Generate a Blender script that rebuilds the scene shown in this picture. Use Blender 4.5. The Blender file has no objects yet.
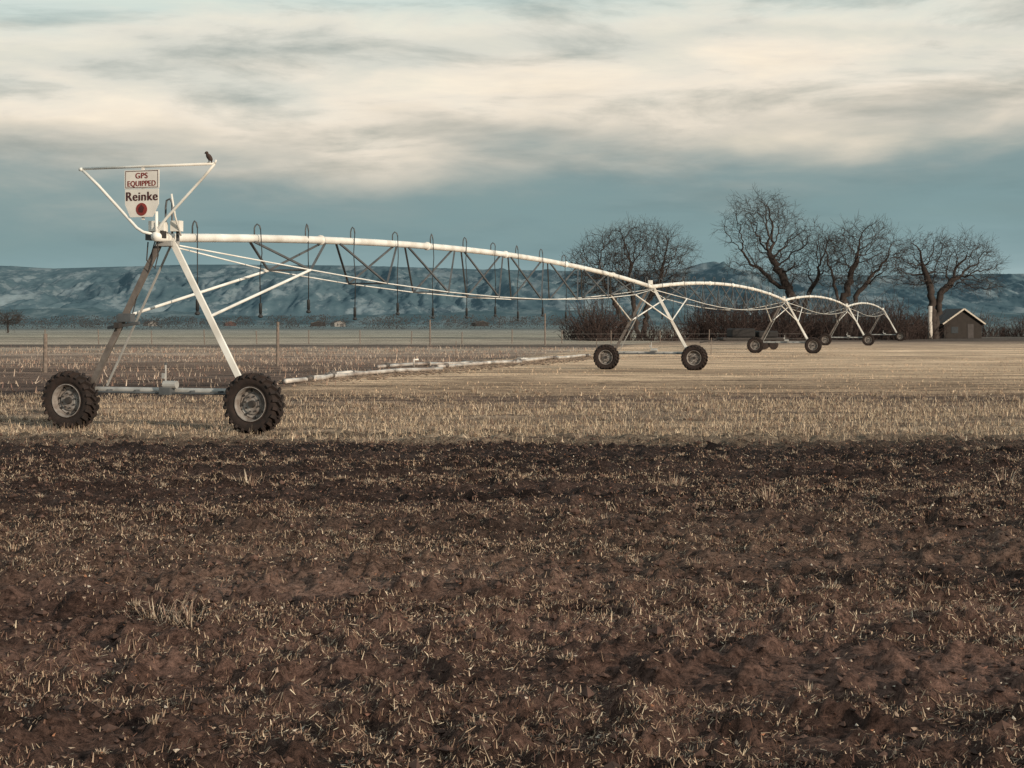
import bpy, math, random
import numpy as np
from mathutils import Vector, Matrix
random.seed(7); rng=np.random.default_rng(11)
scene=bpy.context.scene
R=math.radians
# ------------------------------------------------------------ helpers
def link(o,parent=None):
    scene.collection.objects.link(o)
    if parent: o.parent=parent
    return o
def empty(name,loc=(0,0,0),rotz=0):
    o=bpy.data.objects.new(name,None); o.location=loc; o.rotation_euler=(0,0,rotz); o.empty_display_size=.3
    return link(o)
def nodes_of(m):
    m.use_nodes=True; return m.node_tree.nodes,m.node_tree.links
def mat(name,col,rough=.7,metal=0,var=.25,scale=8,bump=0,dirt=None,dirtamt=.4,spec=.3):
    m=bpy.data.materials.new(name); N,L=nodes_of(m); b=N['Principled BSDF']
    b.inputs['Roughness'].default_value=rough; b.inputs['Metallic'].default_value=metal
    b.inputs['Specular IOR Level'].default_value=spec
    tc=N.new('ShaderNodeTexCoord'); no=N.new('ShaderNodeTexNoise'); no.inputs['Scale'].default_value=scale; no.inputs['Detail'].default_value=6
    L.new(tc.outputs['Object'],no.inputs['Vector'])
    r=N.new('ShaderNodeValToRGB'); L.new(no.outputs['Fac'],r.inputs['Fac'])
    r.color_ramp.elements[0].position=.3; r.color_ramp.elements[1].position=.7
    c=np.array(col); d=np.array(dirt) if dirt else c*(1-var)
    c0=c*(1-dirtamt)+d*dirtamt if dirt else d
    r.color_ramp.elements[0].color=(*c0,1); r.color_ramp.elements[1].color=(*np.minimum(c*(1+var*.3),1),1)
    L.new(r.outputs['Color'],b.inputs['Base Color'])
    if bump:
        bp=N.new('ShaderNodeBump'); bp.inputs['Strength'].default_value=bump; bp.inputs['Distance'].default_value=.02
        L.new(no.outputs['Fac'],bp.inputs['Height']); L.new(bp.outputs['Normal'],b.inputs['Normal'])
    return m
class MB:
    def __init__(s): s.v=[]; s.f=[]; s.m=[]
    def tube(s,pts,rad,n=8,mi=0,cap=True):
        pts=[Vector(p) for p in pts]
        if not hasattr(rad,'__len__'): rad=[rad]*len(pts)
        base=len(s.v); up=None
        for i,p in enumerate(pts):
            a=pts[max(i-1,0)]; b=pts[min(i+1,len(pts)-1)]; t=(b-a)
            if t.length<1e-9: t=Vector((0,0,1))
            t.normalize()
            if up is None:
                up=Vector((0,0,1)) if abs(t.z)<.9 else Vector((1,0,0))
            x=t.cross(up); 
            if x.length<1e-4: x=t.cross(Vector((.3,1,.2)))
            x.normalize(); y=x.cross(t).normalized(); up=y
            for k in range(n):
                an=2*math.pi*(k+.5)/n
                s.v.append(tuple(p+(x*math.cos(an)+y*math.sin(an))*rad[i]))
        for i in range(len(pts)-1):
            for k in range(n):
                a=base+i*n+k; b=base+i*n+(k+1)%n
                s.f.append((a,b,b+n,a+n)); s.m.append(mi)
        if cap:
            s.f.append(tuple(base+k for k in range(n))[::-1]); s.m.append(mi)
            s.f.append(tuple(base+(len(pts)-1)*n+k for k in range(n))); s.m.append(mi)
    def beam(s,a,b,w,h,mi=0,up=(0,0,1)):
        a=Vector(a);b=Vector(b);t=(b-a).normalized();up=Vector(up)
        x=t.cross(up); 
        if x.length<1e-3: x=t.cross(Vector((0,1,0)))
        x.normalize(); y=x.cross(t)
        base=len(s.v)
        for p in (a,b):
            for sx,sy in ((-1,-1),(1,-1),(1,1),(-1,1)):
                s.v.append(tuple(p+x*sx*w/2+y*sy*h/2))
        for q in ((0,1,5,4),(1,2,6,5),(2,3,7,6),(3,0,4,7),(3,2,1,0),(4,5,6,7)):
            s.f.append(tuple(base+i for i in q)); s.m.append(mi)
    def box(s,c,d,mi=0,bev=0):
        x,y,z=c; a,b,h=d[0]/2,d[1]/2,d[2]/2; base=len(s.v)
        for dz in (-h,h):
            for sx,sy in ((-a,-b),(a,-b),(a,b),(-a,b)): s.v.append((x+sx,y+sy,z+dz))
        for q in ((3,2,1,0),(4,5,6,7),(0,1,5,4),(1,2,6,5),(2,3,7,6),(3,0,4,7)):
            s.f.append(tuple(base+i for i in q)); s.m.append(mi)
    def lathe(s,prof,c,n=40,mi=0):
        base=len(s.v); k=len(prof)
        for i in range(n):
            a=2*math.pi*i/n
            for r,y in prof: s.v.append((c[0]+r*math.cos(a),c[1]+y,c[2]+r*math.sin(a)))
        for i in range(n):
            for j in range(k-1):
                a=base+i*k+j; b=base+((i+1)%n)*k+j
                s.f.append((a,a+1,b+1,b)); s.m.append(mi)
    def poly(s,pts,mi=0):
        base=len(s.v); s.v+= [tuple(p) for p in pts]; s.f.append(tuple(range(base,base+len(pts)))); s.m.append(mi)
    def obj(s,name,mats,parent=None,smooth=False,loc=(0,0,0),rotz=0,bevel=0):
        me=bpy.data.meshes.new(name); me.from_pydata(s.v,[],s.f)
        for m in mats: me.materials.append(m)
        me.polygons.foreach_set('material_index',s.m)
        if smooth: me.polygons.foreach_set('use_smooth',[True]*len(s.f))
        me.update()
        o=bpy.data.objects.new(name,me); o.location=loc; o.rotation_euler=(0,0,rotz)
        if bevel:
            md=o.modifiers.new('bev','BEVEL'); md.width=bevel; md.segments=2; md.limit_method='ANGLE'
        return link(o,parent)
def hsh(ix,iy,seed):
    h=(ix.astype(np.int64)*374761393+iy.astype(np.int64)*668265263+seed*1442695041)&0xFFFFFFFF
    h=((h^(h>>13))*1274126177)&0xFFFFFFFF; h^=h>>16
    return (h&0xFFFFFF)/float(0xFFFFFF)
def vn(x,y,seed=0):
    x=np.asarray(x,float);y=np.asarray(y,float)
    ix=np.floor(x);iy=np.floor(y);fx=x-ix;fy=y-iy
    fx=fx*fx*(3-2*fx);fy=fy*fy*(3-2*fy)
    a=hsh(ix,iy,seed);b=hsh(ix+1,iy,seed);c=hsh(ix,iy+1,seed);d=hsh(ix+1,iy+1,seed)
    return (a*(1-fx)+b*fx)*(1-fy)+(c*(1-fx)+d*fx)*fy
def fbm(x,y,o=4,seed=0,g=.5):
    s=0;a=1;t=0
    for i in range(o):
        s=s+a*vn(x,y,seed+i*17);t+=a;a*=g;x=x*2.03+5.1;y=y*2.03+3.7
    return s/t
def gz(x,y):
    f=np.clip((70-y)/35,0,1)
    fur=fbm(x*.3+2,y*2.0,3,5)-.5
    clod=np.clip(fbm(x*6,y*6,3,9)-.5,0,1)
    big=fbm(x*.5,y*.7,3,21)-.5
    calm=1-.6*np.clip((y-25)/5,0,1)
    z=f*calm*(.17*fur+.30*clod+.10*big+.04*(vn(x*16,y*16,33)-.5))
    z=z+.15*np.exp(-(((x+2.9)/.6)**2+((y-10.6)/.35)**2))+.05*np.exp(-(((x+1.5)/.5)**2+((y-13.6)/.3)**2))
    return z
# ------------------------------------------------------------ camera
cam=bpy.data.cameras.new('camera'); co=bpy.data.objects.new('camera',cam); link(co)
co.location=(0,0,2.0); co.rotation_euler=(R(90),0,0)
cam.sensor_width=36; cam.lens=36*1500/1024; cam.shift_y=-60/1024; cam.clip_end=40000; cam.clip_start=.1
scene.camera=co
# ------------------------------------------------------------ world
w=bpy.data.worlds.new('World'); scene.world=w; w.use_nodes=True
N=w.node_tree.nodes;L=w.node_tree.links; N.clear()
out=N.new('ShaderNodeOutputWorld')
SUN_EL=R(15); sv=Vector((.66,-.75,0)).normalized()*math.cos(SUN_EL)+Vector((0,0,math.sin(SUN_EL)))
sky=N.new('ShaderNodeTexSky'); sky.sky_type='NISHITA'; sky.sun_disc=False; sky.sun_elevation=SUN_EL
sky.sun_rotation=math.atan2(sv.x,sv.y); sky.dust_density=2
bg1=N.new('ShaderNodeBackground'); bg1.inputs[1].default_value=.08; L.new(sky.outputs[0],bg1.inputs[0])
tc=N.new('ShaderNodeTexCoord')
sep=N.new('ShaderNodeSeparateXYZ'); L.new(tc.outputs['Generated'],sep.inputs[0])
def wm(op,a,b=None,c=None,clamp=False):
    n=N.new('ShaderNodeMath'); n.operation=op; n.use_clamp=clamp
    for i,q in enumerate((a,b,c)):
        if q is None: continue
        if isinstance(q,(int,float)): n.inputs[i].default_value=q
        else: L.new(q,n.inputs[i])
    return n.outputs[0]
def wnoise(sx,sy,sz,scale,detail,rough,off=(0,0,0),dist=0):
    mp=N.new('ShaderNodeMapping'); mp.inputs['Scale'].default_value=(sx,sy,sz); mp.inputs['Location'].default_value=off
    L.new(tc.outputs['Generated'],mp.inputs[0])
    n=N.new('ShaderNodeTexNoise'); n.inputs['Scale'].default_value=scale; n.inputs['Detail'].default_value=detail; n.inputs['Roughness'].default_value=rough
    n.inputs['Distortion'].default_value=dist
    L.new(mp.outputs[0],n.inputs['Vector']); return n.outputs['Fac']
n1=wnoise(1,1,4,4.2,5,.45,(1.3,0,.4),.3)
n2=wnoise(1,1,4,11,7,.55,(4,2,1),.3)
zz=wm('ADD',sep.outputs['Z'],wm('MULTIPLY_ADD',n1,.12,-.06))
zz=wm('ADD',zz,wm('MULTIPLY_ADD',n2,.045,-.0225))
zz=wm('ADD',zz,wm('MULTIPLY',sep.outputs['X'],-.05))
rp=N.new('ShaderNodeValToRGB'); L.new(zz,rp.inputs[0]); cr=rp.color_ramp; cr.interpolation='B_SPLINE'
def setramp(cr,st):
    while len(cr.elements)>1: cr.elements.remove(cr.elements[-1])
    cr.elements[0].position=st[0][0]; cr.elements[0].color=(*st[0][1],1)
    for p,c in st[1:]:
        e=cr.elements.new(p); e.color=(*c,1)
def s2l(*c): return tuple(((v/255+.055)/1.055)**2.4 if v>10 else v/255/12.92 for v in c)
setramp(cr,[(0,s2l(160,182,184)),(.03,s2l(142,168,172)),(.06,s2l(124,151,154)),(.086,s2l(130,153,155)),(.105,s2l(168,174,168)),
 (.13,s2l(228,217,200)),(.15,s2l(252,240,222)),(.172,s2l(202,207,199)),(.19,s2l(244,235,219)),(.215,s2l(192,214,210)),(.25,s2l(236,234,224)),(.35,s2l(200,214,212)),(.7,s2l(190,205,208))])
n3=wnoise(1,1,5,6,7,.6,(9,3,2),.3)
r3=N.new('ShaderNodeValToRGB'); L.new(n3,r3.inputs[0]); setramp(r3.color_ramp,[(.35,(.62,.67,.69)),(.5,(1,1,1)),(.66,(1.14,1.11,1.06))])
mx=N.new('ShaderNodeMix'); mx.data_type='RGBA'; mx.blend_type='MULTIPLY'
fz=N.new('ShaderNodeMapRange'); fz.inputs['From Min'].default_value=.09; fz.inputs['From Max'].default_value=.14; fz.inputs['To Min'].default_value=.3; L.new(zz,fz.inputs[0]); L.new(fz.outputs[0],mx.inputs['Factor'])
L.new(rp.outputs[0],mx.inputs['A']); L.new(r3.outputs[0],mx.inputs['B'])
bg2=N.new('ShaderNodeBackground'); bg2.inputs[1].default_value=1; L.new(mx.outputs['Result'],bg2.inputs[0])
ms=N.new('ShaderNodeMixShader'); ms.inputs[0].default_value=.96
L.new(bg1.outputs[0],ms.inputs[1]); L.new(bg2.outputs[0],ms.inputs[2]); L.new(ms.outputs[0],out.inputs[0])
sd=bpy.data.lights.new('sun','SUN'); sd.energy=4.4; sd.angle=R(1.2); sd.color=(1,.85,.67)
so=link(bpy.data.objects.new('sun',sd)); so.rotation_euler=(-sv).to_track_quat('-Z','Y').to_euler()
scene.view_settings.view_transform='Standard'; scene.view_settings.look='None'; scene.view_settings.exposure=0
# ------------------------------------------------------------ ground
ys=[-40,-20,-8,-2,1,2.5,3.5]; y=4.0
while y<60: ys.append(y); y*=1.0062
while y<30000: ys.append(y); y*=1.09
ys=np.array(ys); u=np.linspace(-1,1,600)
Y=np.repeat(ys[:,None],len(u),1); U=np.repeat(u[None,:],len(ys),0)
X=U*(.5*np.abs(Y)+2)+np.sign(U)*np.abs(U)**11*(np.abs(Y)*1+40)
Z=gz(X,Y); nr,nc=X.shape
me=bpy.data.meshes.new('ground'); V=np.stack([X,Y,Z],-1).reshape(-1,3)
idx=np.arange(nr*nc).reshape(nr,nc)
F=np.stack([idx[:-1,:-1],idx[:-1,1:],idx[1:,1:],idx[1:,:-1]],-1).reshape(-1,4)
def fastmesh(me,V,F,k):
    me.vertices.add(len(V)); me.vertices.foreach_set('co',V.astype(np.float32).ravel())
    me.loops.add(len(F)*k); me.loops.foreach_set('vertex_index',F.astype(np.int32).ravel())
    me.polygons.add(len(F)); me.polygons.foreach_set('loop_start',np.arange(0,len(F)*k,k,dtype=np.int32))
    me.update(calc_edges=True)
fastmesh(me,V,F,4); me.polygons.foreach_set('use_smooth',np.ones(len(F),bool))
g=link(bpy.data.objects.new('ground',me))
m=bpy.data.materials.new('field_soil'); N,L=nodes_of(m); b=N['Principled BSDF']; b.inputs['Roughness'].default_value=.95; b.inputs['Specular IOR Level'].default_value=.1
geo=N.new('ShaderNodeNewGeometry'); sep=N.new('ShaderNodeSeparateXYZ'); L.new(geo.outputs['Position'],sep.inputs[0])
def gnoise(sc,scale,detail,rough=.55,off=(0,0,0),dist=0):
    mp=N.new('ShaderNodeMapping'); mp.inputs['Scale'].default_value=sc; mp.inputs['Location'].default_value=off
    L.new(geo.outputs['Position'],mp.inputs[0])
    n=N.new('ShaderNodeTexNoise'); n.inputs['Scale'].default_value=scale; n.inputs['Detail'].default_value=detail; n.inputs['Roughness'].default_value=rough; n.inputs['Distortion'].default_value=dist
    L.new(mp.outputs[0],n.inputs['Vector']); return n.outputs['Fac']
nb=gnoise((.25,1,1),.8,5)
yy=wm('MULTIPLY',sep.outputs['Y'],wm('MULTIPLY_ADD',nb,.24,.88))
t=wm('DIVIDE',yy,wm('ADD',yy,40)); 
def T(Y): return Y/(Y+40)
near=[(0,(.076,.042,.033)),(T(10),(.084,.047,.037)),(T(13.2),(.11,.066,.05)),(T(17),(.056,.033,.027)),(T(23),(.024,.015,.013)),(T(24.4),(.036,.022,.019)),(T(26.5),(.20,.14,.10)),(T(36),(.18,.122,.09))]
left=near+[(T(40),(.05,.032,.027)),(T(50),(.09,.057,.045)),(T(70),(.13,.085,.066)),(T(95),(.20,.14,.11)),(T(120),(.28,.215,.17)),(T(130),(.09,.066,.054)),(T(142),(.07,.052,.045)),
 (T(150),(.27,.215,.17)),(T(205),(.23,.19,.15)),(T(215),(.12,.10,.08)),(T(235),(.27,.23,.18)),(T(290),(.19,.17,.14)),(T(420),(.2,.18,.155)),(T(600),(.08,.09,.09)),(T(3000),(.10,.14,.15))]
right=near+[(T(40),(.07,.045,.036)),(T(44),(.27,.178,.12)),(T(60),(.39,.265,.18)),(T(110),(.45,.31,.215)),(T(135),(.37,.255,.18)),(T(158),(.25,.175,.13)),(T(180),(.07,.05,.042)),  # last dark stops paint the shadow at the thicket base into the ground
 (T(290),(.08,.07,.06)),(T(600),(.07,.08,.08)),(T(3000),(.10,.14,.15))]
ra=N.new('ShaderNodeValToRGB'); rb=N.new('ShaderNodeValToRGB'); setramp(ra.color_ramp,left); setramp(rb.color_ramp,right)
L.new(t,ra.inputs[0]);L.new(t,rb.inputs[0])
bd=wm('SUBTRACT',sep.outputs['X'],wm('MULTIPLY_ADD',sep.outputs['Y'],.195,-16.5))
bd=wm('ADD',bd,wm('MULTIPLY_ADD',gnoise((1,1,1),.25,4),6,-3))
bd=wm('MULTIPLY_ADD',bd,.5,.5,clamp=True)
mx=N.new('ShaderNodeMix'); mx.data_type='RGBA'; L.new(bd,mx.inputs['Factor']); L.new(ra.outputs[0],mx.inputs['A']); L.new(rb.outputs[0],mx.inputs['B'])
cur=mx.outputs['Result']
def mul(cur,fac,lo,hi,p0=.35,p1=.65):
    r=N.new('ShaderNodeValToRGB'); L.new(fac,r.inputs[0]); setramp(r.color_ramp,[(p0,lo),(p1,hi)])
    q=N.new('ShaderNodeMix'); q.data_type='RGBA'; q.blend_type='MULTIPLY'; q.inputs['Factor'].default_value=1
    L.new(cur,q.inputs['A']); L.new(r.outputs[0],q.inputs['B']); return q.outputs['Result']
cur=mul(cur,gnoise((.22,1.3,1),.9,7,.62,(3,1,0)),(.38,.37,.38),(1.65,1.67,1.66))
cur=mul(cur,gnoise((.05,.25,1),.5,6,.65,(8,1,0)),(.64,.64,.64),(1.3,1.31,1.31))
cur=mul(cur,gnoise((1,1,1),20,6,.78),(.25,.24,.24),(2.2,2.3,2.3))
L.new(cur,b.inputs['Base Color'])
bp=N.new('ShaderNodeBump'); bp.inputs['Strength'].default_value=1; bp.inputs['Distance'].default_value=.05
L.new(gnoise((1,1,1),20,6,.78),bp.inputs['Height']); L.new(bp.outputs['Normal'],b.inputs['Normal'])
me.materials.append(m)
# ------------------------------------------------------------ grass / stubble
gm=bpy.data.materials.new('dry_grass'); N,L=nodes_of(gm); b=N['Principled BSDF']; b.inputs['Roughness'].default_value=.85; b.inputs['Specular IOR Level'].default_value=.15
at=N.new('ShaderNodeAttribute'); at.attribute_name='tint'; L.new(at.outputs['Color'],b.inputs['Base Color'])
def blades(name,n,ylo,yhi,hfun,wfun,palette,keep,lean=.5,spread=.42,extra=2.0,flat=False,near=0):
    uu=rng.random(n); ex=2-near
    yv=(ylo**ex+uu*(yhi**ex-ylo**ex))**(1/ex); xv=rng.uniform(-1,1,n)*(yv*spread+extra)
    k=rng.random(n)<keep(xv,yv); xv=xv[k];yv=yv[k];n=len(xv)
    z=gz(xv,yv); h=hfun(xv,yv)*rng.uniform(.3,1.3,n)*np.where(rng.random(n)<.08,1.9,1); wd=wfun(yv)*rng.uniform(.5,1.5,n)
    la=rng.uniform(0,2*np.pi,n)
    if flat: ll=np.pi/2-np.abs(rng.normal(0,.25,n)); a=la+np.pi/2
    else: ll=np.clip(np.abs(rng.normal(0,lean,n)),0,1.45); a=rng.uniform(0,2*np.pi,n)
    dx=np.cos(a)*wd/2; dy=np.sin(a)*wd/2
    tx=np.cos(la)*np.sin(ll)*h; ty=np.sin(la)*np.sin(ll)*h
    zt=gz(xv+tx,yv+ty) if flat else z
    tz=np.cos(ll)*h+.008
    b0=np.stack([xv-dx,yv-dy,z+.002],-1); b1=np.stack([xv+dx,yv+dy,z+.004],-1); tp=np.stack([xv+tx,yv+ty,zt+tz],-1)
    tp2=tp+np.stack([dx*.7,dy*.7,0*dx+.002],-1)
    V=np.stack([b0,b1,tp2,tp],1).reshape(-1,3); F=np.arange(n*4).reshape(n,4)
    me=bpy.data.meshes.new(name); fastmesh(me,V,F,4)
    pal=np.array(palette); c=pal[rng.integers(0,len(pal),n)]*rng.uniform(.5,1.3,(n,1))
    c=np.concatenate([np.clip(c,0,1),np.ones((n,1))],1); c=np.repeat(c,4,0)
    at=me.color_attributes.new('tint','FLOAT_COLOR','POINT'); at.data.foreach_set('color',c.astype(np.float32).ravel())
    me.materials.append(gm); return link(bpy.data.objects.new(name,me))
sm=lambda v,a,b:np.clip((v-a)/(b-a),0,1)
straw=[(.46,.35,.25),(.36,.26,.185),(.54,.44,.32),(.24,.16,.11),(.17,.105,.08),(.36,.29,.19)]
brownp=[(.11,.06,.045),(.17,.095,.068),(.27,.18,.125),(.05,.03,.025),(.34,.255,.185),(.12,.068,.052)]
def patch(x,y):
    p=fbm(x*.22+9,y*.95,4,41); q=fbm(x*2.0,y*3.2,3,44)
    v=sm(p*.6+q*.4,.445,.56)
    v=np.maximum(v,np.exp(-((y-13.6-.12*x)/.6)**2)*sm(x,-4.5,-2.5)*sm(x,1,-.2)*.95)
    v=v*(1-.9*np.exp(-(((x+2.9)/.7)**2+((y-10.6)/.5)**2)))
    return v*(sm(y,23,18.5)*.93+.07)
blades('dry_grass',430000,5,25.5,lambda x,y:.030+0*x,lambda y:.0029+.00034*y,straw[:4]+brownp[:6],patch,flat=True,near=.5)
blades('short_dead_grass',190000,5,25.5,lambda x,y:.025+0*x,lambda y:.0027+.0003*y,straw[:4]+brownp[:4],patch,lean=.9,near=.5)
blades('crop_residue',170000,5,26,lambda x,y:.024+0*x,lambda y:.005+.0003*y,brownp,lambda x,y:.2+.8*sm(fbm(x*.6,y*2,3,77),.4,.6),flat=True,near=.5)
def keepst(x,y):
    e=24.6+2.4*(fbm(x*.3,y*.1,3,61)-.5)*2
    return sm(y,e,e+2)*sm(y,43,36)*(.12+.88*sm(fbm(x*.3,y*1.2,4,63),.40,.58))
blades('stubble_grass',230000,23.5,45,lambda x,y:.085+0*x,lambda y:.010+0*y,[(.53,.41,.29),(.42,.32,.22),(.6,.49,.36),(.24,.165,.12),(.12,.075,.06)],keepst,lean=.95,extra=3)
bl=lambda x,y:x-(y*.195-16.5)
blades('pasture_grass',75000,41,125,lambda x,y:.06+0*x,lambda y:.02+0*y,[(.52,.37,.25),(.42,.30,.21),(.59,.45,.32),(.26,.18,.13)],lambda x,y:sm(bl(x,y),-2,2)*sm(fbm(x*.15,y*.3,4,71),.42,.6),lean=1.0)
def keeprow(x,y):
    row=np.abs(((y-.12*x)/3.2+.3*fbm(x*.1,y*.1,2,5))%1-.5)
    return sm(bl(x,y),2,-2)*(.12+.88*(row<.2))*sm(fbm(x*.2,y*.2,4,81),.35,.55)
blades('corn_stubble',90000,42,125,lambda x,y:.16+0*x,lambda y:.03+0*y,[(.44,.34,.26),(.33,.22,.165),(.18,.11,.09),(.5,.4,.32)],keeprow,lean=.8)
def tufts(name,locs,nb,h,pal):
    vs=[];fs=[];cs=[]
    for (x,y,s) in locs:
        z0=float(gz(np.array([x]),np.array([y]))[0])
        for i in range(nb):
            a=random.uniform(0,6.28); r=random.uniform(0,.13)*s; l=h*s*random.uniform(.3,1.1); le=random.uniform(.2,1.35); w_=.0018*(1+y*.06)
            px,py=x+math.cos(a)*r*1.6,y+math.sin(a)*r; k=len(vs); ca,sa=math.cos(a+1.57)*w_,math.sin(a+1.57)*w_
            mxx,myy=px+math.cos(a)*l*.4*math.sin(le),py+math.sin(a)*l*.4*math.sin(le); mz=z0+l*.5*math.cos(le*.6)
            ex,ey,ez=px+math.cos(a)*l*math.sin(le),py+math.sin(a)*l*math.sin(le),z0+l*math.cos(le*1.1)
            vs+=[(px-ca,py-sa,z0),(px+ca,py+sa,z0),(mxx+ca,myy+sa,mz),(mxx-ca,myy-sa,mz),(ex,ey,ez)]
            fs+=[(k,k+1,k+2,k+3),(k+3,k+2,k+4)]
            c=np.array(random.choice(pal))*random.uniform(.6,1.15); cs+=[(*c,1)]*5
    me=bpy.data.meshes.new(name); me.from_pydata(vs,[],fs)
    at=me.color_attributes.new('tint','FLOAT_COLOR','POINT'); at.data.foreach_set('color',np.array(cs,np.float32).ravel())
    me.materials.append(gm); return link(bpy.data.objects.new(name,me))
lc=[(-2.28,10.0,1.4),(-2.12,9.85,1.1),(-2.4,10.1,.9),(2.9,17,1.1),(-3.2,18.3,1.1),(2.0,18.6,1),(6.2,19,1.2)]
for i in range(190):
    yv=math.sqrt(random.uniform(36,24**2)); lc.append((random.uniform(-1,1)*(yv*.4+1),yv,random.uniform(.15,.5)))
for i in range(420):
    yv=math.sqrt(random.uniform(25.5**2,44**2)); lc.append((random.uniform(-1,1)*(yv*.4+1),yv,random.uniform(.4,1.0)))
tufts('weed_tufts',lc,44,.2,[(.46,.36,.27),(.38,.28,.2),(.26,.17,.13),(.52,.43,.33)])
vs=[];fs=[]
for i in range(16000):
    yv=(5**1.4+random.random()*(26**1.4-5**1.4))**(1/1.4); x=random.uniform(-1,1)*(yv*.4+2); s=random.uniform(.006,.03)*(1.9 if random.random()<.09 else 1)
    z=float(gz(np.array([x]),np.array([yv]))[0]); k=len(vs)
    for d in ((1,0,0),(-1,0,0),(0,1,0),(0,-1,0),(0,0,1),(0,0,-1)):
        q=random.uniform(.6,1.2); vs.append((x+d[0]*s*q+random.uniform(-.3,.3)*s,yv+d[1]*s*q+random.uniform(-.3,.3)*s,z+.3*s+d[2]*s*.7*q))
    for f in ((0,2,4),(2,1,4),(1,3,4),(3,0,4),(2,0,5),(1,2,5),(3,1,5),(0,3,5)): fs.append(tuple(k+j for j in f))
me=bpy.data.meshes.new('soil_clods'); me.from_pydata(vs,[],fs); me.materials.append(mat('clod',(.095,.055,.043),.95,var=.75,scale=3)); link(bpy.data.objects.new('soil_clods',me))
vs=[];fs=[];cs=[]
for i in range(7500):
    yv=(5**1.4+random.random()*(26**1.4-5**1.4))**(1/1.4); x=random.uniform(-1,1)*(yv*.4+2); s=random.uniform(.006,.019)
    z=float(gz(np.array([x]),np.array([yv]))[0])+.012; k=len(vs); a=random.uniform(0,6.28); ti=random.uniform(-.9,.9)
    for px,py in ((-1,0),(-.2,-.6),(1,0),(.1,.6)):
        X_=px*math.cos(a)-py*math.sin(a); Y_=px*math.sin(a)+py*math.cos(a); vs.append((x+X_*s,yv+Y_*s*math.cos(ti),z+Y_*s*math.sin(ti)+abs(px)*s*.4))
    fs.append((k,k+1,k+2,k+3)); c=random.choice([(.42,.31,.23),(.30,.14,.08),(.33,.24,.18),(.5,.42,.34),(.18,.09,.065),(.26,.17,.12)]); cs+=[(*c,1)]*4
me=bpy.data.meshes.new('leaf_litter'); me.from_pydata(vs,[],fs)
at=me.color_attributes.new('tint','FLOAT_COLOR','POINT'); at.data.foreach_set('color',np.array(cs,np.float32).ravel()); me.materials.append(gm); link(bpy.data.objects.new('leaf_litter',me))
# ------------------------------------------------------------ pivot irrigation machine
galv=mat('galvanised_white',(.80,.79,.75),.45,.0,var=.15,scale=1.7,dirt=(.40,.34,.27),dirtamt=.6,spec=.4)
steel=mat('galvanised_dark',(.10,.105,.11),.55,.2,var=.35,scale=4)
grey=mat('galvanised_grey',(.40,.39,.37),.5,.2,var=.3,scale=4)
rust_shade=mat('weathered_shade_steel',(.17,.145,.13),.7,.2,var=.4,scale=6)  # weathered pipe couplings; on left tower legs the dark tone paints shade
hose=mat('black_hose',(.03,.032,.034),.6)
rub=mat('muddy_rubber',(.014,.011,.010),.9,scale=9,dirt=(.045,.028,.023),dirtamt=.6,bump=.4)
rimm=mat('wheel_rim',(.34,.32,.30),.5,.2,scale=7,dirt=(.10,.065,.05),dirtamt=.8)
dark=mat('dark_part',(.04,.035,.033),.7)
DIRA=.3262; PX=-6.52
P=empty('pivot_irrigation_machine',(PX,28.4,0),-DIRA)
L_=39.4; NS=4
def pz(s):
    t=(s/L_)%1 if 0<s<NS*L_ else 0
    return 3.63+.55*4*t*(1-t)
def rz(s):
    t=(s/L_)%1 if 0<s<NS*L_ else 0
    return 3.5-.7*4*t*(1-t)
def rw(s):
    t=(s/L_)%1 if 0<s<NS*L_ else 0
    return .10+.42*min(1,4*t*(1-t)/.446)
b=MB(); ss=[-.45]+[i*L_/24 for i in range(24*NS+1)]
b.tube([(0,s,pz(s)) for s in ss],.085,14)
for k in range(NS):
    for j in range(1,6):
        s=k*L_+j*L_/6; b.tube([(0,s-.03,pz(s)),(0,s+.03,pz(s))],.115,14)
b.obj('span_pipe',[galv],P,True)
b=MB(); st=MB()
for k in range(NS):
    nod=[k*L_+5+4.2*j for j in range(8)]
    for sd_ in (-1,1):
        pts=[(sd_*.1,k*L_+.15,3.5)]+[(sd_*rw(s),s,rz(s)) for s in nod]+[(sd_*.1,(k+1)*L_-.15,3.5)]
        b.tube(pts,.015,6)
        for j,s in enumerate(nod):
            for o_ in (-1.7,1.7):
                s2=s+o_; st.beam((sd_*rw(s),s,rz(s)),(sd_*.05,s2,pz(s2)-.07),.042,.042)
    for s in nod: st.beam((-rw(s),s,rz(s)),(rw(s),s,rz(s)),.04,.04)
b.obj('truss_rods',[galv],P,True); st.obj('truss_struts',[steel],P)
b=MB(); d=MB()
s=.9; i=0
while s<NS*L_-1:
    z0=pz(s)+.08; sx=.09+.04*math.sin(i*2.1); gh=.03*math.sin(i*4.3)
    b.tube([(0,s,z0-.03),(0,s,z0+.14),(.02,s,z0+.21+gh),(sx*.5,s,z0+.25+gh),(sx,s,z0+.21+gh),(sx+.02,s,z0+.11)],.016,7)
    dz=2.24+.08*math.sin(i*3.7); wob=.035*math.sin(i*1.7)
    d.tube([(sx+.02,s,z0+.13),(sx+.02+wob,s,z0-.4),(sx+.02-wob,s+wob,(z0+dz)/2),(sx+.02,s,dz+.2)],.012,6)
    d.tube([(sx+.02,s,dz+.24),(sx+.02,s,dz+.22),(sx+.02,s,dz+.02)],.034,8)
    d.tube([(sx+.02,s,dz+.02),(sx+.02,s,dz-.03),(sx+.02,s,dz-.05),(sx+.02,s,dz-.07)],[.02,.055,.055,.02],8)
    s+=2.5+.12*math.sin(i*5.1); i+=1
b.obj('goosenecks',[steel],P,True); d.obj('drop_hoses',[hose],P,True)
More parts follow.
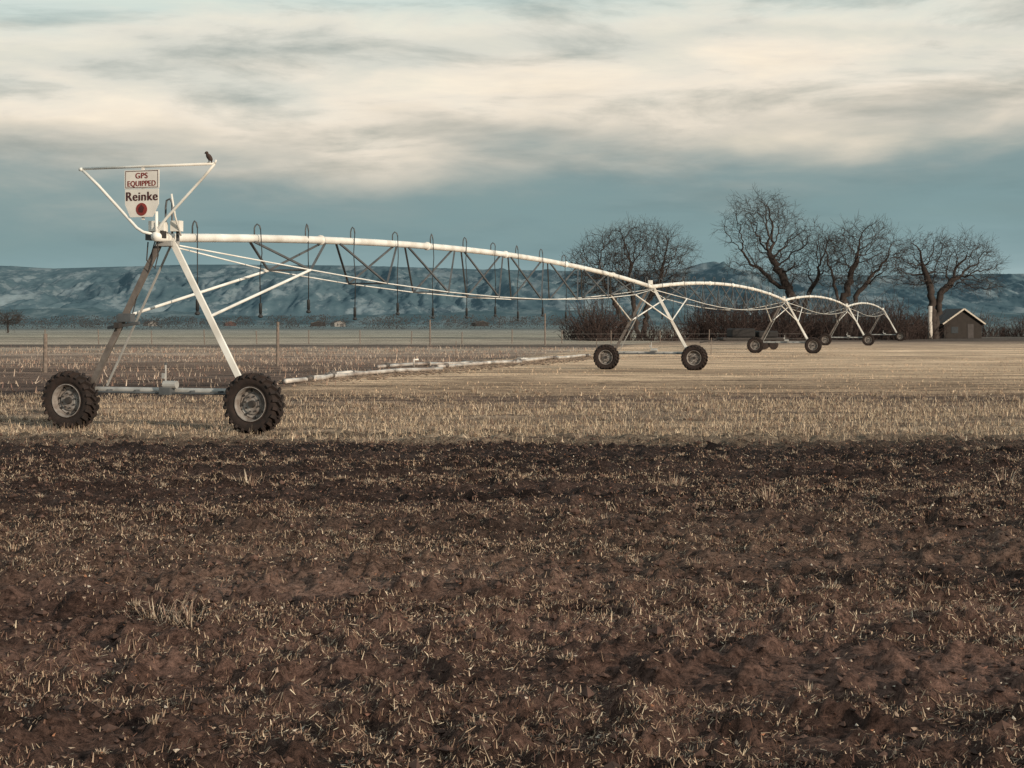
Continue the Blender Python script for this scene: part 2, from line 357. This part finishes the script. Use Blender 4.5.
def wheel(b,c):
    ti=[(.34,.13),(.37,.155),(.43,.17),(.485,.16),(.51,.12),(.515,0),(.51,-.12),(.485,-.16),(.43,-.17),(.37,-.155),(.34,-.13)]
    b.lathe(ti,c,48,0)
    n=22
    for k in range(n):
        for sd_ in (-1,1):
            a0=2*math.pi*(k+(.5 if sd_>0 else 0))/n; a1=a0+.17
            def pt(a,r,y): return Vector((c[0]+r*math.cos(a),c[1]+y,c[2]+r*math.sin(a)))
            for (A,ra,ya),(B,rb_,yb) in (((a0,.54,.0),(a1,.54,sd_*.12)),((a1,.54,sd_*.12),(a1+.03,.475,sd_*.18))):
                up=pt((A+B)/2,1,0)-Vector(c); up.y=0
                b.beam(pt(A,ra,ya),pt(B,rb_,yb),.05,.065,0,up=up)
    rim=[(.315,-.135),(.32,-.15),(.308,-.152),(.298,-.13),(.29,-.08),(.28,-.0),(.25,.02),(.215,.0),(.18,-.05),(.12,-.06),(.11,-.05),(.0,-.05)]
    b.lathe([(.35,-.13),(.315,-.14)],c,40,0); b.lathe([(.35,.13),(.315,.14)],c,40,0)
    b.lathe(rim,c,40,1); b.lathe([(r,-y) for r,y in rim],c,40,1)
    for k in range(8):
        a=2*math.pi*k/8; x,z=c[0]+.145*math.cos(a),c[2]+.145*math.sin(a)
        b.tube([(x,c[1]-.05,z),(x,c[1]-.085,z)],.016,6,2)
    for k in range(8):
        a=2*math.pi*(k+.5)/8; x,z=c[0]+.247*math.cos(a),c[2]+.247*math.sin(a)
        b.tube([(x,c[1]+.02,z),(x,c[1]-.03,z)],.024,8,2)
    b.tube([(c[0],c[1]-.05,c[2]),(c[0],c[1]-.12,c[2])],[.07,.06],14,2)
HW=1.97
for k in range(NS+1):
    y0=k*L_
    lg=MB()
    for sd_ in (-1,1):
        top=Vector((sd_*.11,y0,3.6)); ft=Vector((sd_*1.66,y0+.0,.80))
        lm=0 if sd_>0 else 2  # left legs use the darker steel: their shade is put into the colour
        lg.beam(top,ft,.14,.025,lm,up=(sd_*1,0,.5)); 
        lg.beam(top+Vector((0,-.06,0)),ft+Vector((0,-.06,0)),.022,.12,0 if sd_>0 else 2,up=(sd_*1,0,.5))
        if sd_<0 or k>0: lg.beam(top+Vector((-.02*sd_,.26,-.1)),ft+Vector((-.15*sd_,.26,0)),.035,.035,3)
        lg.box((sd_*1.70,y0,.70),(.28,.20,.15),1)
        lg.beam((sd_*1.70,y0-.0,.62),(sd_*HW,y0-.02,.55),.16,.16,1)
        lg.tube([(sd_*HW,y0-.30,.55),(sd_*HW,y0+.12,.55)],.06,10,1)
        m_=top.lerp(ft,.52)
        for q in (-1,1):
            if (q<0 and k==0) or (q>0 and k==NS): continue
            lg.tube([m_,(sd_*rw(5.0),y0+q*5.0,rz(5.0))],.030,8,0)
    lg.tube([(-1.78,y0,.74),(1.78,y0,.74)],.056,12,3)
    lg.tube([(-1.7,y0-.16,.70),(1.7,y0-.16,.70)],.022,8,1)
    for x in (-1.2,-.6,.6,1.2): lg.box((x,y0-.08,.72),(.05,.2,.07),1)
    lg.box((0,y0,3.52),(.34,.30,.10),3); lg.tube([(0,y0-.12,3.63),(0,y0+.12,3.63)],.12,14,0)
    lg.tube([(.02,y0-.16,.86),(.30,y0-.16,.86)],.075,12,3); lg.box((.08,y0-.16,.74),(.24,.18,.14),1)
    lg.tube([(.02,y0-.1,.80),(.02,y0-.1,1.24)],.016,8,3); lg.box((-.02,y0-.1,1.02),(.07,.06,.10),3)
    lg.box((.02,y0-.1,1.25),(.05,.04,.04),1)
    lg.obj('tower_frame',[galv,steel,rust_shade,grey],P,bevel=.004)
    for sd_ in (-1,1):
        wb=MB(); wheel(wb,(0,0,0)); o=wb.obj('wheel',[rub,rimm,dark],P,True); o.location=(sd_*HW,y0-.26,.535); o.rotation_euler=(0,random.uniform(0,6),0)
        md=o.modifiers.new('e','EDGE_SPLIT'); md.split_angle=R(35)
    cb=MB(); 
    cb.box((.0,y0-.22,3.82),(.20,.14,.18),0); cb.beam((0,y0-.2,3.66),(0,y0-.2,3.75),.05,.05,1)
    if k==0:
        cb.box((-.17,y0-.20,3.84),(.16,.14,.20),0); cb.box((.27,y0-.12,3.84),(.20,.14,.20),0); cb.beam((.25,y0-.05,3.56),(.25,y0-.05,3.75),.05,.05,1)
        cb.tube([(.16,y0-.1,3.7),(.16,y0-.1,4.28),(.11,y0-.1,4.36),(.04,y0-.1,4.33),(.02,y0-.1,4.2),(.02,y0-.1,3.9)],.02,8,1)
        cb.tube([(-.3,y0-.2,3.55),(-.33,y0-.2,3.2),(-.15,y0-.2,3.05),(-.08,y0-.2,3.3),(-.1,y0-.2,3.6)],.014,6,2)
        cb.box((-.27,y0-.15,3.66),(.12,.2,.16),1)
        cb.box((.05,y0-.27,3.68),(.1,.14,.14),2)
        cb.box((-.82,y0-.12,2.12),(.28,.16,.16),1); cb.beam((-1.25,y0-.1,1.93),(-.55,y0-.1,2.02),.05,.06,1); cb.box((-.95,y0-.22,1.97),(.12,.1,.1),2)
        cb.tube([(-.7,y0-.1,2.2),(-.62,y0-.05,2.6),(-.4,y0-.05,3.1),(-.2,y0-.1,3.6)],.012,6,2)
    cb.obj('control_boxes',[galv,steel,dark],P,bevel=.008)
yb=-.42; dx_=.12
fr=MB()
fr.tube([(-1.74+dx_,yb,4.95),(1.13+dx_,yb,4.95)],.026,8)
fr.tube([(-1.74+dx_,yb,4.95),(-1.35+dx_,yb,4.61),(-.40,yb,3.80),(-.26,yb,3.72),(0,yb+.1,3.66)],.028,8)
fr.tube([(1.13+dx_,yb,4.95),(.93+dx_,yb,4.74),(.24,yb,3.98),(.07,yb,3.80),(0,yb+.1,3.66)],.026,8)
fr.tube([(.02,yb,3.66),(.02,yb,4.1)],.03,8); 
fr.tube([(1.13+dx_,yb,4.94),(1.16+dx_,yb,5.02)],.02,6); fr.box((-1.74+dx_,yb,4.94),(.07,.07,.06))
fr.tube([(.34,yb,4.42),(.36,yb+.1,4.0),(.36,yb+.3,3.66)],.02,6)
fr.obj('sign_frame',[galv],P,True)
wht=mat('sign_white',(.66,.62,.57),.5,var=.12,scale=5); redm=mat('sign_red',(.22,.035,.03),.5); drk=mat('sign_dark',(.07,.02,.02),.5)
sg=MB(); ysn=yb-.045
def plate(pts,y,th,mi):
    n=len(pts); base=len(sg.v)
    for yy_ in (y,y+th):
        for x,z in pts: sg.v.append((x,yy_,z))
    sg.f.append(tuple(base+i for i in range(n))); sg.m.append(mi); sg.f.append(tuple(base+n+i for i in reversed(range(n)))); sg.m.append(mi)
    for i in range(n):
        j=(i+1)%n; sg.f.append((base+i,base+n+i,base+n+j,base+j)); sg.m.append(mi)
plate([(-.72,4.535),(.02,4.535),(.02,4.88),(-.72,4.88)],ysn,.02,0)
plate([(-.71,4.24),(-.60,4.00),(-.12,4.00),(.01,4.24),(.01,4.525),(-.71,4.525)],ysn,.02,0)
for z0_,z1_ in ((4.855,4.867),(4.548,4.56)): plate([(-.70,z0_),(0,z0_),(0,z1_),(-.70,z1_)],ysn-.003,.002,2)
for x0_ in (-.70,-.01): plate([(x0_,4.56),(x0_+.01,4.56),(x0_+.01,4.855),(x0_,4.855)],ysn-.003,.002,2)
sg.tube([(-.35,ysn+.01,4.145),(-.35,ysn-.006,4.145)],.12,24,1)
plate([(-.41,4.09),(-.33,4.08),(-.29,4.17),(-.35,4.24),(-.42,4.16)],ysn-.009,.002,2)
sg.beam((-.35,yb,4.95),(-.35,yb+.01,3.95),.05,.03,0); 
so_=sg.obj('sign_panel',[wht,redm,drk],P); so_.location=(.08,0,0)
def text(s,x,z,size,m_,sx=1,cp=2):
    for j in range(cp):
        c=bpy.data.curves.new('lettering','FONT'); c.body=s; c.size=size; c.align_x='CENTER'; c.extrude=0; c.space_character=1.08
        c.materials.append(m_); o=bpy.data.objects.new('lettering',c); o.location=(x+.08+j*.006,ysn-.006-j*.0015,z); o.rotation_euler=(R(90),0,0); o.scale=(sx,1,1); link(o,P)
text('GPS',-.355,4.725,.15,redm,1.0,3); text('EQUIPPED',-.355,4.58,.145,redm,.88,3); text('Reinke',-.355,4.31,.235,drk,1.0,4)
bd_=MB()
def ell(b,c,r,rot=0,n=10,m_=12,mi=0):
    base=len(b.v); cr_,sr_=math.cos(rot),math.sin(rot)
    for i in range(n+1):
        ph=math.pi*i/n
        for j in range(m_):
            th=2*math.pi*j/m_; x=r[0]*math.cos(ph); y=r[1]*math.sin(ph)*math.cos(th); z=r[2]*math.sin(ph)*math.sin(th)
            b.v.append((c[0]+x*cr_-z*sr_,c[1]+y,c[2]+x*sr_+z*cr_))
    for i in range(n):
        for j in range(m_):
            a=base+i*m_+j; c_=base+i*m_+(j+1)%m_; b.f.append((a,c_,c_+m_,a+m_)); b.m.append(mi)
ell(bd_,(0,0,.10),(.085,.042,.046),R(125)); ell(bd_,(-.048,0,.178),(.034,.03,.03),0)
ell(bd_,(.012,.034,.095),(.075,.012,.032),R(122),mi=0); ell(bd_,(.012,-.034,.095),(.075,.012,.032),R(122),mi=0)
bd_.tube([(-.076,0,.178),(-.104,0,.170)],[.010,.001],6,1)
bd_.beam((.03,0,.055),(.10,0,-.06),.04,.010,0,up=(1,0,.6))
for s_ in (-.015,.015):
    bd_.tube([(-.002,s_,.06),(.0,s_,.02),(-.005,s_,.0)],.005,5,1); bd_.tube([(-.025,s_,.001),(.015,s_,.001)],.004,5,1)
    bd_.tube([(-.062,s_*1.7,.186),(-.064,s_*1.9,.186)],.005,6,1)
dR=Matrix.Rotation(-DIRA,3,'Z'); bp_=dR@Vector((1.13,yb,0))+Vector((PX,28.4,4.977))
bd_.obj('perched_bird',[mat('bird_feathers',(.05,.03,.024),.8,scale=40),dark],None,True,tuple(bp_),-DIRA)
# ------------------------------------------------------------ ground pipes
pp=MB()
pvc=mat('aluminium_pipe',(.66,.62,.57),.5,.1,scale=1.3,dirt=(.16,.11,.085),dirtamt=.85)
def up_(px,py,D=None,h=2.0):
    D=D or 2*1500/(py-324); return ((px-512)/1500*D, D)
segs=[((318,379),(440,370)),((440,368),(520,363)),((282,385),(335,378)),((515,361.5),(592,357)),((380,368),(470,364)),((470,366),(560,359)),((330,376),(372,374.5))]
for a,b_ in segs:
    xa,ya=up_(*a); xb,yb_=up_(*b_); n=7; ph=random.uniform(0,6)
    pp.tube([(xa+(xb-xa)*i/n+.12*math.sin(i*1.3+ph),ya+(yb_-ya)*i/n+.2*math.sin(i*2+ph),.09+.03*math.sin(i+ph)) for i in range(n+1)],.075,10)
    for i in (0,3,6):
        x=xa+(xb-xa)*(i+.5)/n; y_=ya+(yb_-ya)*(i+.5)/n; pp.tube([(x-.04,y_-.12,.11),(x+.04,y_+.12,.11)],.10,10,1)
x,y_=up_(414,370); pp.tube([(x,y_,.1),(x,y_,.45),(x+.2,y_,.45)],.05,8,0)
pp.obj('irrigation_pipe',[pvc,rust_shade],None,True)
vs=[];fs=[]
for i in range(2200):
    t_=random.random(); xa,ya=up_(290,383); xb,yb_=up_(600,357); x=xa+(xb-xa)*t_+random.gauss(0,.7); y_=ya+(yb_-ya)*t_+random.gauss(0,1.2); s=random.uniform(.02,.08); k=len(vs)
    for d_ in ((1,0,0),(-1,0,0),(0,1,0),(0,-1,0),(0,0,1),(0,0,-1)):
        q=random.uniform(.6,1.2); vs.append((x+d_[0]*s*q*1.5,y_+d_[1]*s*q,.02+d_[2]*s*.5*q))
    for f in ((0,2,4),(2,1,4),(1,3,4),(3,0,4),(2,0,5),(1,2,5),(3,1,5),(0,3,5)): fs.append(tuple(k+j for j in f))
me=bpy.data.meshes.new('rubble'); me.from_pydata(vs,[],fs); me.materials.append(mat('rubble',(.28,.2,.145),.9,var=.85,scale=1.5)); link(bpy.data.objects.new('rubble',me))
# ------------------------------------------------------------ fences
wood=mat('fence_wood',(.19,.15,.125),.9,var=.4,scale=9); wire=mat('fence_wire',(.16,.15,.14),.6)
fn=MB(); prev=None
for i,(x,y_,h,r) in enumerate([(-35.7,44,1.3,.05),(-27.5,53,1.3,.04),(-19.3,62,1.6,.09),(-11.1,71,2.1,.08),(-3,80,1.1,.025),(5,89,1.1,.025),(13,98,1.1,.025)]):
    fn.tube([(x,y_,-.1),(x+.01,y_,h*.5),(x+.02,y_,h)],[r,r*.95,r*.85],8,0)
    if prev and i<5:
        for zz_ in (.4,.75,1.05): fn.tube([(prev[0],prev[1],zz_),((prev[0]+x)/2,(prev[1]+y_)/2,zz_-.04),(x,y_,zz_)],.006,4,1,False)
    prev=(x,y_)
fn.obj('wire_fence',[wood,wire])
fn=MB(); x=-75
while x<30:
    y_=150+.12*x; h=random.uniform(1.2,1.5); fn.tube([(x,y_,-.1),(x+random.uniform(-.08,.08),y_,h)],.05,6,0)
    for zz_ in (.5,1.0): fn.tube([(x,y_,zz_),(x+5,y_+.6,zz_)],.012,4,1,False)
    x+=5
for px,py in ((430,326),(545,320)):
    x=(px-512)/1500*140; fn.tube([(x,140,0),(x,140,2+(324-py)/1500*140+.6)],.07,6,0)
fn.obj('wire_fence',[wood,wire])
# ------------------------------------------------------------ trees (space colonisation)
bark=mat('cottonwood_bark',(.052,.040,.035),.95,var=.5,scale=1.2); pale=mat('pale_bark',(.55,.50,.45),.9,var=.3,scale=2); twigm=mat('brush_twigs',(.055,.036,.031),.95,var=.4,scale=.4)
def rv(): 
    return Vector((random.gauss(0,1),random.gauss(0,1),random.gauss(0,1)))
def at_(px,D): return ((px-512)/1500*D,D)
def hh(py,D): return 2+(324-py)/1500*D
def colony_tree(name,basepx,D,lobes,stems,seed,natt=1500,rtip=.022,rmax=.6,step=.5,kill=.8,infl=5.5,twl=.9,twn=2,expo=2.2,grow=1.18):
    rg=np.random.default_rng(seed); random.seed(seed)
    bx,by=at_(basepx,D); att=[]; ws=np.array([l[2]*l[3] for l in lobes],float); ws/=ws.sum()
    for (px,py,rx,ry),wt in zip(lobes,ws):
        n=int(natt*wt); q=rg.normal(size=(n,3)); q/=np.linalg.norm(q,axis=1)[:,None]; q*=(rg.random((n,1))**.4)
        cx=at_(px,D)[0]-bx; cz=hh(py,D); sx=rx*D/1500*grow; sz=ry*D/1500*grow
        att.append(np.stack([cx+q[:,0]*sx,q[:,1]*sx*.8+rg.normal()*.8,cz+q[:,2]*sz],1))
    att=np.concatenate(att); nodes=[]; par=[]
    for st_ in stems:
        pts=[np.array([at_(a,D)[0]-bx,c_,hh(z_,D) if z_ is not None else -.2]) for a,z_,c_ in st_]
        last=-1
        for a_,b_ in zip(pts[:-1],pts[1:]):
            n=max(2,int(np.linalg.norm(b_-a_)/step))
            for i in range(n):
                nodes.append(a_+(b_-a_)*i/n+rg.normal(size=3)*.12); par.append(last); last=len(nodes)-1
        nodes.append(pts[-1]); par.append(last)
    nodes=np.array(nodes); 
    for it in range(110):
        if len(att)<8: break
        d=np.sqrt(np.maximum((att**2).sum(1)[:,None]+(nodes**2).sum(1)[None,:]-2*att@nodes.T,0)); nn=d.argmin(1); dm=d[np.arange(len(att)),nn]
        keep=dm>kill; act=keep&(dm<infl)
        if not act.any():
            if infl>12: break
            infl*=1.5; att=att[keep]; continue
        v=np.zeros_like(nodes); u_=(att-nodes[nn])/(dm[:,None]+1e-6); np.add.at(v,nn[act],u_[act]); ln=np.linalg.norm(v,axis=1); g_=np.where(ln>.25)[0]
        if len(g_)==0: att=att[keep]; continue
        nd=v[g_]/ln[g_][:,None]+rg.normal(size=(len(g_),3))*.40; nd/=np.linalg.norm(nd,axis=1)[:,None]
        nodes=np.concatenate([nodes,nodes[g_]+nd*step]); par+=list(g_); att=att[keep]
        if len(nodes)>7000: break
    n=len(nodes); ch=[[] for _ in range(n)]
    for i,p in enumerate(par):
        if p>=0: ch[p].append(i)
    rad=np.zeros(n)
    for i in range(n-1,-1,-1):
        rad[i]= rtip if not ch[i] else sum(rad[c_]**expo for c_ in ch[i])**(1/expo)
    mxr=rad.max(); k=math.log(rmax/rtip)/math.log(mxr/rtip); rad=rtip*(rad/rtip)**k
    b=MB()
    stack=[(i,None) for i,p in enumerate(par) if p<0]
    while stack:
        i,p=stack.pop(); chain=([p] if p is not None else [])+[i]
        rr=[rad[i]] if p is not None else []
        rr.append(rad[i]); cur_=i
        while ch[cur_]:
            c_=sorted(ch[cur_],key=lambda q:-rad[q])
            for o_ in c_[1:]: stack.append((o_,cur_))
            cur_=c_[0]; chain.append(cur_); rr.append(rad[cur_])
        b.tube([Vector(nodes[q]) for q in chain],rr,8 if rr[0]>.15 else (5 if rr[0]>.06 else 3),0,False)
    for i in range(n):
        if rad[i]<rtip*3.5 and par[i]>=0:
            base=Vector(nodes[i]); dr=(base-Vector(nodes[par[i]])).normalized()
            for q in range(twn if ch[i] else twn+2):
                if ch[i] and random.random()<.3: continue
                dd=(dr+rv()*.6+Vector((0,0,.05))).normalized(); l=twl*random.uniform(.5,1.9); m1=base+dd*l*.5; e1=m1+(dd+rv()*.35).normalized()*l*.5
                b.tube([base,m1,e1],[rtip*.8,rtip*.6,rtip*.4],3,0,False)
                d2=(dd+rv()*.7).normalized(); b.tube([m1,m1+d2*l*.6],[rtip*.55,rtip*.4],3,0,False)
    return b.obj(name,[bark],None,True,(bx,by,0))
colony_tree('bare_tree',635,190,[(632,253,44,25),(600,264,30,20),(668,262,26,22),(632,282,56,16),(584,262,14,12),(650,240,24,14),(615,242,18,12)],
 [[(637,None,0),(634,300,.3),(628,280,.2)],[(641,None,.4),(650,298,.6),(660,282,.8)],[(630,None,-.4),(614,300,-.6),(604,284,-.4)]],3,natt=2600,rtip=.021,rmax=.34,step=.45,kill=.68,twl=1.1)
colony_tree('bare_tree',800,200,[(758,210,26,16),(742,232,20,16),(776,230,28,24),(802,250,28,22),(828,250,20,18),(766,264,36,13),(733,216,12,8),(814,234,14,12),(790,272,40,10)],
 [[(800,None,0),(797,305,.1),(789,288,.3),(781,272,.2),(770,254,.3)],[(803,None,.6),(807,300,.8),(818,280,.6)],[(789,288,.3),(776,284,.8),(758,266,1.2)]],12,natt=2200,rtip=.023,rmax=.6,step=.5,kill=.85,twl=1.1)
colony_tree('bare_tree',846,196,[(860,238,28,16),(840,256,24,20),(882,248,20,17),(862,264,38,14),(874,228,12,9),(826,248,14,14),(850,280,34,8)],
 [[(846,None,0),(844,300,.2),(850,280,.3),(856,264,.1)],[(848,None,.5),(858,298,.6),(870,278,.5)],[(844,None,-.4),(836,296,-.5),(832,278,-.8)]],21,natt=1600,rtip=.023,rmax=.46,step=.48,kill=.82,twl=1.1)
colony_tree('bare_tree',934,205,[(922,250,22,16),(964,250,28,14),(988,264,18,12),(903,262,14,14),(945,268,44,11),(975,284,26,8),(937,240,12,7),(920,280,26,8)],
 [[(934,None,0),(932,300,.1),(931,285,.2),(924,268,.2)],[(935,None,.5),(941,298,.6),(956,278,.5)]],34,natt=1700,rtip=.023,rmax=.5,step=.48,kill=.82,twl=1.1)
random.seed(5)
x,y_=at_(930,201); b=MB(); b.tube([(x,y_,0),(x+.03,y_,1.2),(x-.02,y_,2.6),(x+.05,y_,4.4)],[.36,.31,.29,.27],10); b.obj('pale_tree_trunk',[pale],None,True)
def thicket(name,clumps,col):
    b=MB()
    for (x,y,w_,h,n) in clumps:
        for i in range(n):
            dx=random.gauss(0,.33)*w_; dy=random.gauss(0,.5)*w_*.6; l=h*random.uniform(.35,1.05)*math.exp(-(dx/w_)**2*1.2)
            q=[Vector((x+dx,y+dy,0))]; d=Vector((dx/w_*.7+random.gauss(0,.25),random.gauss(0,.2),1)).normalized()
            for j in range(4):
                d=(d+rv()*.2).normalized(); q.append(q[-1]+d*l/4)
                if j>0:
                    dd=(d+rv()*.55).normalized(); b.tube([q[-1],q[-1]+dd*l*.28],[.028,.016],3,0,False)
            b.tube(q,[.045,.04,.035,.025,.018],3,0,False)
    b.obj(name,[col])
cl=[]
for i in range(62):
    px=random.uniform(700,925); cl.append((*at_(px,random.uniform(185,215)),random.uniform(2,4.5),random.uniform(2.0,6.4),50))
for px,h in ((585,4.2),(597,5.5),(608,5),(576,3),(620,3.5),(600,4),(650,2.4),(672,2.2),(690,2.2)): cl.append((*at_(px,random.uniform(175,190)),2.4,h,75))
for px in range(935,1110,12): cl.append((*at_(px,random.uniform(228,245)),3,random.uniform(1.6,4),50))
thicket('brush_thicket',cl,twigm)
colony_tree('bare_tree',8,330,[(8,319,14,6)],[[(8,None,0),(8,324,0)]],51,natt=300,rtip=.04,rmax=.2,step=.5,kill=.7,twl=1.1,expo=2.2)
vs=[];fs=[]
def crown(x,y,w_,h,n):
    for i in range(n):
        u1=random.gauss(0,.42); v=random.random()**.8; px=x+u1*w_*(1-.6*v); py=y+random.gauss(0,.4)*w_; pz_=h*v; s=random.uniform(.2,.5)*h*.16; k=len(vs)
        vs.extend([(px-s*random.random(),py,pz_-s*.5),(px+s*random.random(),py+.2,pz_-s*.4),(px+random.uniform(-s,s),py,pz_+s)]); fs.append((k,k+1,k+2))
for i in range(950):
    D=random.choice((560,700,850,1000,1300))*random.uniform(.95,1.05); px=random.uniform(-250,1250)
    if .5>vn(np.array([px*.02]),np.array([D*.01]),3)[0] and random.random()<.6: continue
    h=random.uniform(1.4,5.2)*(1+(D-480)/900); crown(*at_(px,D),h*random.uniform(.9,3),h,70)
me=bpy.data.meshes.new('distant_tree_line'); me.from_pydata(vs,[],fs); me.materials.append(mat('distant_trees',(.042,.042,.044),.95,var=.5,scale=.03)); link(bpy.data.objects.new('distant_tree_line',me))
# ------------------------------------------------------------ buildings
roofm=mat('roof_dark',(.06,.052,.05),.8,scale=3); trim=mat('trim_light',(.5,.44,.37),.7); trimd=mat('trim_dull',(.2,.18,.16),.7); wallb=mat('wall_brown',(.03,.024,.021),.85,scale=2); wallw=mat('wall_weathered',(.24,.225,.21),.8); wallr=mat('wall_red',(.09,.05,.045),.85); glass=mat('window_glass',(.03,.035,.04),.2)
def house(name,px,D,w_,dp,hw,hr,wall,rot=0):
    x,y=at_(px,D); E=empty(name,(x,y,0),rot); b=MB()
    b.box((0,0,hw/2),(w_,dp,hw)); b.poly([(-w_/2,-dp/2,hw),(w_/2,-dp/2,hw),(0,-dp/2,hr)]); b.poly([(w_/2,dp/2,hw),(-w_/2,dp/2,hw),(0,dp/2,hr)]); b.obj('walls',[wall],E)
    b=MB(); o=.35; sl=(hr-hw)/(w_/2)
    for s_ in (-1,1): b.beam((s_*(w_/4+o/2),-dp/2-.4,(hw+hr)/2-sl*o/2+.1),(s_*(w_/4+o/2),dp/2+.4,(hw+hr)/2-sl*o/2+.1),math.hypot(w_/2+o,(hr-hw)+sl*o),.16,0,up=(s_*sl,0,1))
    b.obj('roof',[roofm],E)
    b=MB()
    for s_ in (-1,1): b.beam((0,-dp/2-.44,hr+.12),(s_*(w_/2+o),-dp/2-.44,hw-sl*o+.12),.06,.20)
    b.obj('barge_boards',[trim if D<400 else trimd],E)
    b=MB(); b.box((-w_*.22,-dp/2-.02,hw*.55),(1,.06,.9)); b.obj('window',[glass],E); b=MB(); b.box((w_*.2,-dp/2-.02,1),(.9,.06,2)); b.obj('door',[roofm],E)
house('farm_shed',955,212,5.6,5,2.1,4.0,wallb,.15)
house('farm_house',338,1150,9,8,2.6,4.4,wallw,.5); house('farm_house',318,1250,12,7,2.6,4.2,wallb,.2); house('farm_house',150,1400,10,8,2.6,4.5,wallw,.9); house('farm_house',480,1350,13,8,2.8,4.8,wallb,.6); house('farm_house',230,1500,11,8,2.8,4.8,wallr,.4)
x,y_=at_(752,118); E=empty('flatbed_trailer',(x,y_,0),.12); b=MB(); b.box((0,0,.85),(5.2,2.1,.16),0); b.beam((-2.6,0,.8),(-4.2,0,.55),.12,.12); 
for s_ in (-1,1): b.beam((-2.4,s_*.9,.75),(2.5,s_*.9,.75),.1,.14)
b.obj('deck',[dark],E); b=MB()
for xx in (.6,1.4):
    for s_ in (-1,1): b.lathe([(0,-.1),(.22,-.1),(.36,-.09),(.38,0),(.36,.09),(.22,.1),(0,.1)],(xx,s_*1.15,.38),20)
b.obj('tyres',[rub],E); b=MB(); b.box((-.9,0,1.3),(1.9,1.7,.7)); b.box((1.1,0,1.2),(1.6,1.7,.52)); b.obj('load',[mat('tarp',(.02,.018,.018),.8,bump=.5)],E,bevel=.12)
# ------------------------------------------------------------ mountains
def hills(name,y0,y1,x0,x1,nx,ny,fn,m_):
    xs=np.linspace(x0,x1,nx); yv=np.linspace(y0,y1,ny); X,Y=np.meshgrid(xs,yv); Z=fn(X,Y)
    me=bpy.data.meshes.new(name); idx=np.arange(nx*ny).reshape(ny,nx)
    F=np.stack([idx[:-1,:-1],idx[:-1,1:],idx[1:,1:],idx[1:,:-1]],-1).reshape(-1,4); fastmesh(me,np.stack([X,Y,Z],-1).reshape(-1,3),F,4)
    me.polygons.foreach_set('use_smooth',np.ones(len(F),bool))
    me.materials.append(m_); link(bpy.data.objects.new(name,me))
def rid(x,y,seed,o=5,g=.55):
    s=0;a=1;t=0
    for i in range(o):
        s=s+a*(1-np.abs(2*vn(x,y,seed+i*13)-1));t+=a;a*=g;x=x*2.07+3;y=y*2.07+1
    return s/t
def f1(X,Y):
    D=8000; px=512+X/D*1500
    top=(324-np.interp(px,[-400,0,60,200,350,480,600,688,698,712,726,745,760,880,1024,1500],[266,265,268,264,265,269,271,268,263,261,267,270,273,275,273,275]))/1500*D
    e=np.clip((Y-5600)/(8000-5600),0,1)
    wx=X+160*(fbm(X/500,Y/900,3,40)-.5)*2+ (Y-5600)*.10
    g_=rid(wx/230,Y/1500,8,6,.62)-.55; r=rid(wx/900+4,Y/3000,3,3)-.5
    base=top*(.10+.90*e**1.3)
    amp=np.sin(np.pi*np.clip(e,0,1)**.8)**.7
    body=base+top*amp*(.5*g_+.4*r)
    cliff=np.clip((e-.9)/.06,0,1); body=body*(1-cliff)+cliff*top
    cap=top+(fbm(X/300,Y/300,3,4)-.5)*8
    fade=np.clip((Y-5600)/250,0,1)
    return np.where(e>=.96,cap,np.minimum(body,top))*fade-4
def f2(X,Y):
    D=4700; e=np.clip((Y-4200)/500,0,1); px=512+X/D*1500
    top=(324-np.interp(px,[-400,0,100,250,330,420,560,700,1024,1500],[306,302,305,311,310,306,305,311,310,306]))/1500*D
    return top*e**.8*(.7+.6*(rid(X/300,Y/700,14)-.5)*1.1)-3
def mm(name,a,b_,c,scale,sc=(1,.3,1.6)):  # blue of aerial haze put into the base colour; palest stops are snow
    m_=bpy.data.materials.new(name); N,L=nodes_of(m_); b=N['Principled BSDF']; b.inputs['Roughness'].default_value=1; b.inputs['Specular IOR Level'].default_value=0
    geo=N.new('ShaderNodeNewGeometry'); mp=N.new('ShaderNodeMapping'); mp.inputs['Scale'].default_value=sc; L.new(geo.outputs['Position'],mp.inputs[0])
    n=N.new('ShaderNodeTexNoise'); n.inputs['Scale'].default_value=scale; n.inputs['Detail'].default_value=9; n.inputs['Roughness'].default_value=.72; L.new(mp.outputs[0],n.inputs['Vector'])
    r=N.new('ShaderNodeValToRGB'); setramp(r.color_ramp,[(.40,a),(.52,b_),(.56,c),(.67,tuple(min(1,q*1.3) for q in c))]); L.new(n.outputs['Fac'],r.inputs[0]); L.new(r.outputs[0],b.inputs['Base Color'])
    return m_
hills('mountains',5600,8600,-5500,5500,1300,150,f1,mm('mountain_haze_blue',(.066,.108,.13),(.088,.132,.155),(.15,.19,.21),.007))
hills('hills',4200,4900,-4500,4500,700,34,f2,mm('foothill_haze_blue',(.06,.098,.115),(.075,.115,.132),(.11,.148,.163),.012))
